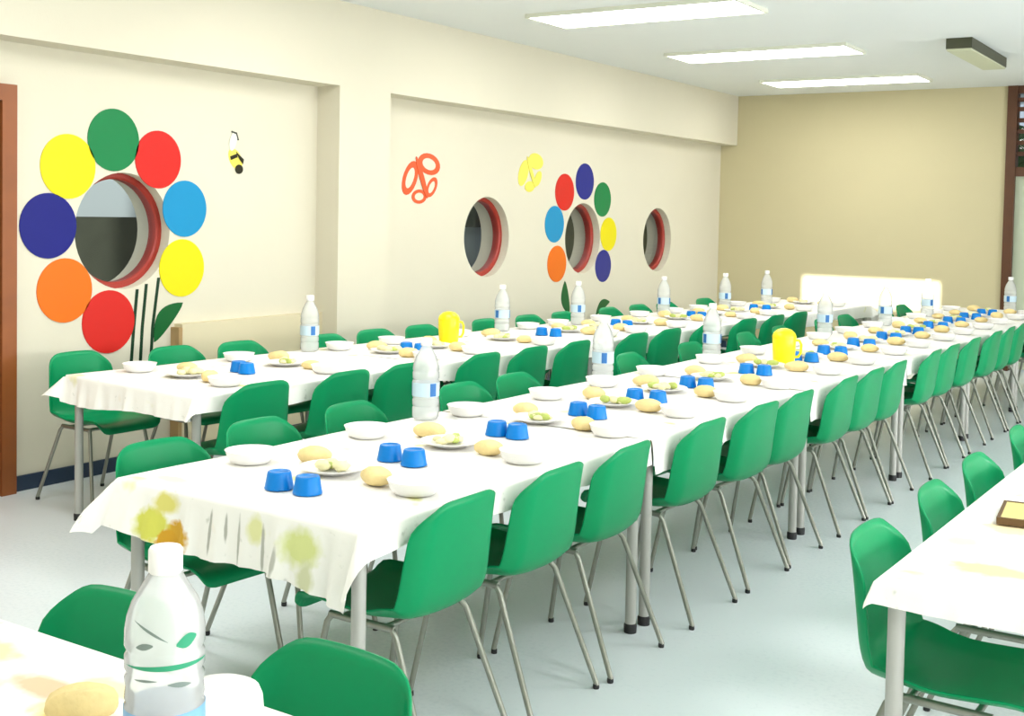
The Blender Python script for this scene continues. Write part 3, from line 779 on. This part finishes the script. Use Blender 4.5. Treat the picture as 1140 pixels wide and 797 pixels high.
# big bottle in the near left corner
t = thing('water_bottle', 'large clear water bottle with white cap in the near left corner', 'bottle', (-1.355, 1.18, ZT))
def big_bottle(t):
    r = .0575
    prof = [(.032, .006), (.044, 0), (r - .006, .004), (r, .014), (r, .02), (r, .131), (r - .003, .137), (r, .143), (r - .002, .16), (r, .172), (r - .004, .180), (r, .188), (r, .205),
            (r - .004, .212), (r, .220), (r, .242), (r - .003, .262), (r - .010, .282), (r - .022, .302), (.026, .318), (.021, .324), (.020, .345)]
    bm = bmesh.new(); add_lathe(bm, prof, 40, closed_top=True); obj('body', bm, M['pet'], t, True, 60)
    bm = bmesh.new(); n = 40
    add_lathe(bm, [(.022, .322), (.0245, .325), (.0245, .356), (.022, .360), (.004, .360)], 28, closed_top=True); obj('cap', bm, M['cap'], t, True, 50)['label'] = 'white screw cap'
    bm = bmesh.new(); add_lathe(bm, [(r + .001, .03), (r + .001, .13)], 40, closed_bottom=False); lb = obj('label', bm, M['bigl'], t, True); lb['label'] = 'blue label'
    def arcs(name, spec, m, lab):
        bm = bmesh.new()
        for a0, a1, z0, z1, sl in spec:
            n = max(3, int(abs(a1 - a0) / .08)); A = []; B = []
            for k in range(n + 1):
                a = a0 + (a1 - a0) * k / n; w = math.sin(PI * (k + .4) / (n + .8)); zc = (z0 + z1) / 2 + sl * (k / n - .5); hw = (z1 - z0) / 2 * w
                rr = r + .0016
                A.append(bm.verts.new((rr * math.cos(a), rr * math.sin(a), zc - hw))); B.append(bm.verts.new((rr * math.cos(a), rr * math.sin(a), zc + hw)))
            for k in range(n): bm.faces.new([A[k], A[k+1], B[k+1], B[k]])
        obj(name, bm, m, t, True)['label'] = lab
    f = -.55    # angle on the bottle that faces the camera
    arcs('print_mark', [(f + .10, f + .66, .226, .246, .008)], M['labelgreen'], 'green printed mark')
    arcs('print_line', [(f - 1.3, f + 1.2, .196, .204, .001)], M['labelgreen'], 'green printed line')
    for sp in [(f - .95, f - .1, .250, .255, -.03), (f - .9, f - .45, .226, .236, .004), (f - .1, f + .5, .170, .178, -.004), (f - .95, f - .35, .180, .184, .0)]:
        arcs('print_mark', [sp], M['labelgrey'], 'grey printed mark')
big_bottle(t)
# white bowl and bread on the same table
bm = bmesh.new(); add_lathe(bm, [(.070, 0), (.074, .002), (.073, .012), (.069, .056), (.064, .068), (.052, .074), (.004, .075)], 30, closed_top=True)
put('plastic_pot', mesh_of('plastic_pot', bm, M['plate'], True), -1.435, 1.365, ZT, 0, 'white upturned plastic pot right of the big water bottle, near left corner', 'pot', None)
put('bread_roll', BREAD[1], -1.655, 1.265, ZT, .9, 'yellow bread roll left of the big water bottle, near left corner', 'bread', None)

# yellow jugs
def make_jug(label, loc, rz):
    t = thing('plastic_jug', label, 'jug', loc, rz, 'yellow jugs')
    bm = bmesh.new(); add_lathe(bm, [(.050, 0), (.060, .004), (.064, .02), (.068, .10), (.069, .15), (.066, .158)], 26, closed_top=True); obj('body', bm, M['yellowjug'], t, True, 50)
    bm = bmesh.new(); add_lathe(bm, [(.070, .150), (.071, .160), (.062, .182), (.042, .200), (.018, .208), (.003, .209)], 26, closed_top=True); obj('lid', bm, M['yellowjug'], t, True, 50)
    bm = bmesh.new(); add_tube(bm, [(.062, 0, .14), (.088, 0, .138), (.100, 0, .115), (.098, 0, .065), (.085, 0, .042), (.060, 0, .04)], .008, 8); obj('handle', bm, M['yellowjug'], t, True, 60)
    return t
j = make_jug('yellow lidded jug standing on the middle table row', (-2.46, 6.79, ZT), .5)
dup(j, (-4.55, 6.30, ZT), .9, 'yellow lidded jug standing on the left table row')
# tan tray on the right table
t = thing('serving_tray', 'shallow tan tray with a dark rim on the right table row', 'tray', (-.50, 3.72, ZT), .1)
bm = bmesh.new(); add_box(bm, (-.16, -.11, .012), (.16, .11, .018)); obj('base', bm, M['tray'], t)
bm = bmesh.new(); add_box(bm, (-.17, -.12, 0), (.17, -.11, .02)); add_box(bm, (-.17, .11, 0), (.17, .12, .02)); add_box(bm, (-.17, -.11, 0), (-.16, .11, .02)); add_box(bm, (.16, -.11, 0), (.17, .11, .02))
obj('rim', bm, M['trayedge'], t)['label'] = 'dark brown rim'
put('bread_roll', BREAD[2], -.52, 3.76, ZT + .018, .2, 'bread roll lying in the tan tray, left one', 'bread', 'bread in the tan tray')
put('bread_roll', BREAD[0], -.375, 3.78, ZT + .018, -.3, 'bread roll lying in the tan tray, right one', 'bread', 'bread in the tan tray')

# ------------------------------------------------------------------ light
def area(name, loc, rot, sx, sy, power, color=(1, 1, 1)):
    l = bpy.data.lights.new(name, 'AREA'); l.shape = 'RECTANGLE'; l.size = sx; l.size_y = sy; l.energy = power; l.color = color
    o = bpy.data.objects.new(name, l); col.objects.link(o); o.location = loc; o.rotation_euler = rot; return o
for (a0, a1, z0, z1), pw in zip(RW, (140, 190, 300)):   # daylight coming through each window of the right wall
    area('window_daylight', (XW + .03, (a0 + a1) / 2, (z0 + z1) / 2), (0, PI/2, 0), z1 - z0, a1 - a0, pw, (.98, .975, .985))
for y in (.75, 3.1, 5.45):  # ceiling panels in front of the picture
    area('ceiling_panel_light', (-3.95, y, H - .035), (0, 0, 0), 1.6, .55, 55, (1, .99, .97))
    area('ceiling_panel_light', (.9, y, H - .035), (0, 0, 0), 1.6, .55, 55, (1, .99, .97))
area('corridor_fill', (-7.1, 7.0, H - .05), (0, 0, 0), .6, 9.0, 70)  # added area light that brightens the corridor behind the portholes
sun = bpy.data.lights.new('low_sun', 'SUN'); sun.energy = 26; sun.angle = math.radians(.35); sun.color = (1, .97, .9)
so = bpy.data.objects.new('low_sun', sun); col.objects.link(so)
so.rotation_euler = Vector((SM, 1, -SK)).normalized().to_track_quat('-Z', 'Y').to_euler()

w = bpy.data.worlds.new('sky'); scene.world = w; w.use_nodes = True
bg = w.node_tree.nodes['Background']; bg.inputs['Color'].default_value = (.75, .85, 1, 1); bg.inputs['Strength'].default_value = 1.2

# ------------------------------------------------------------------ camera
F, PX, PY = 1330.0, 570.0, 295.0
pitch = math.atan(58 / F); yaw = math.atan((1430 - PX) / F * math.cos(pitch)); roll = .02
f0 = Vector((-math.sin(yaw), math.cos(yaw), 0)); r0 = Vector((math.cos(yaw), math.sin(yaw), 0)); up = Vector((0, 0, 1))
fwd = f0 * math.cos(pitch) - up * math.sin(pitch); u0 = up * math.cos(pitch) + f0 * math.sin(pitch)
right = r0 * math.cos(roll) + u0 * math.sin(roll); u = u0 * math.cos(roll) - r0 * math.sin(roll)
cam = bpy.data.cameras.new('camera'); co = bpy.data.objects.new('camera', cam); col.objects.link(co)
R3 = Matrix((right, u, -fwd)).transposed()
co.matrix_world = Matrix.Translation((0, 0, 1.6)) @ R3.to_4x4()
cam.sensor_width = 36; cam.lens = F / 1140 * 36; cam.shift_y = -(398.5 - PY) / 1140; cam.clip_start = .05
scene.camera = co

vs = scene.view_settings
vs.view_transform = 'Standard'; vs.look = 'None'; vs.gamma = 1.0; vs.use_curve_mapping = False; vs.exposure = -0.6
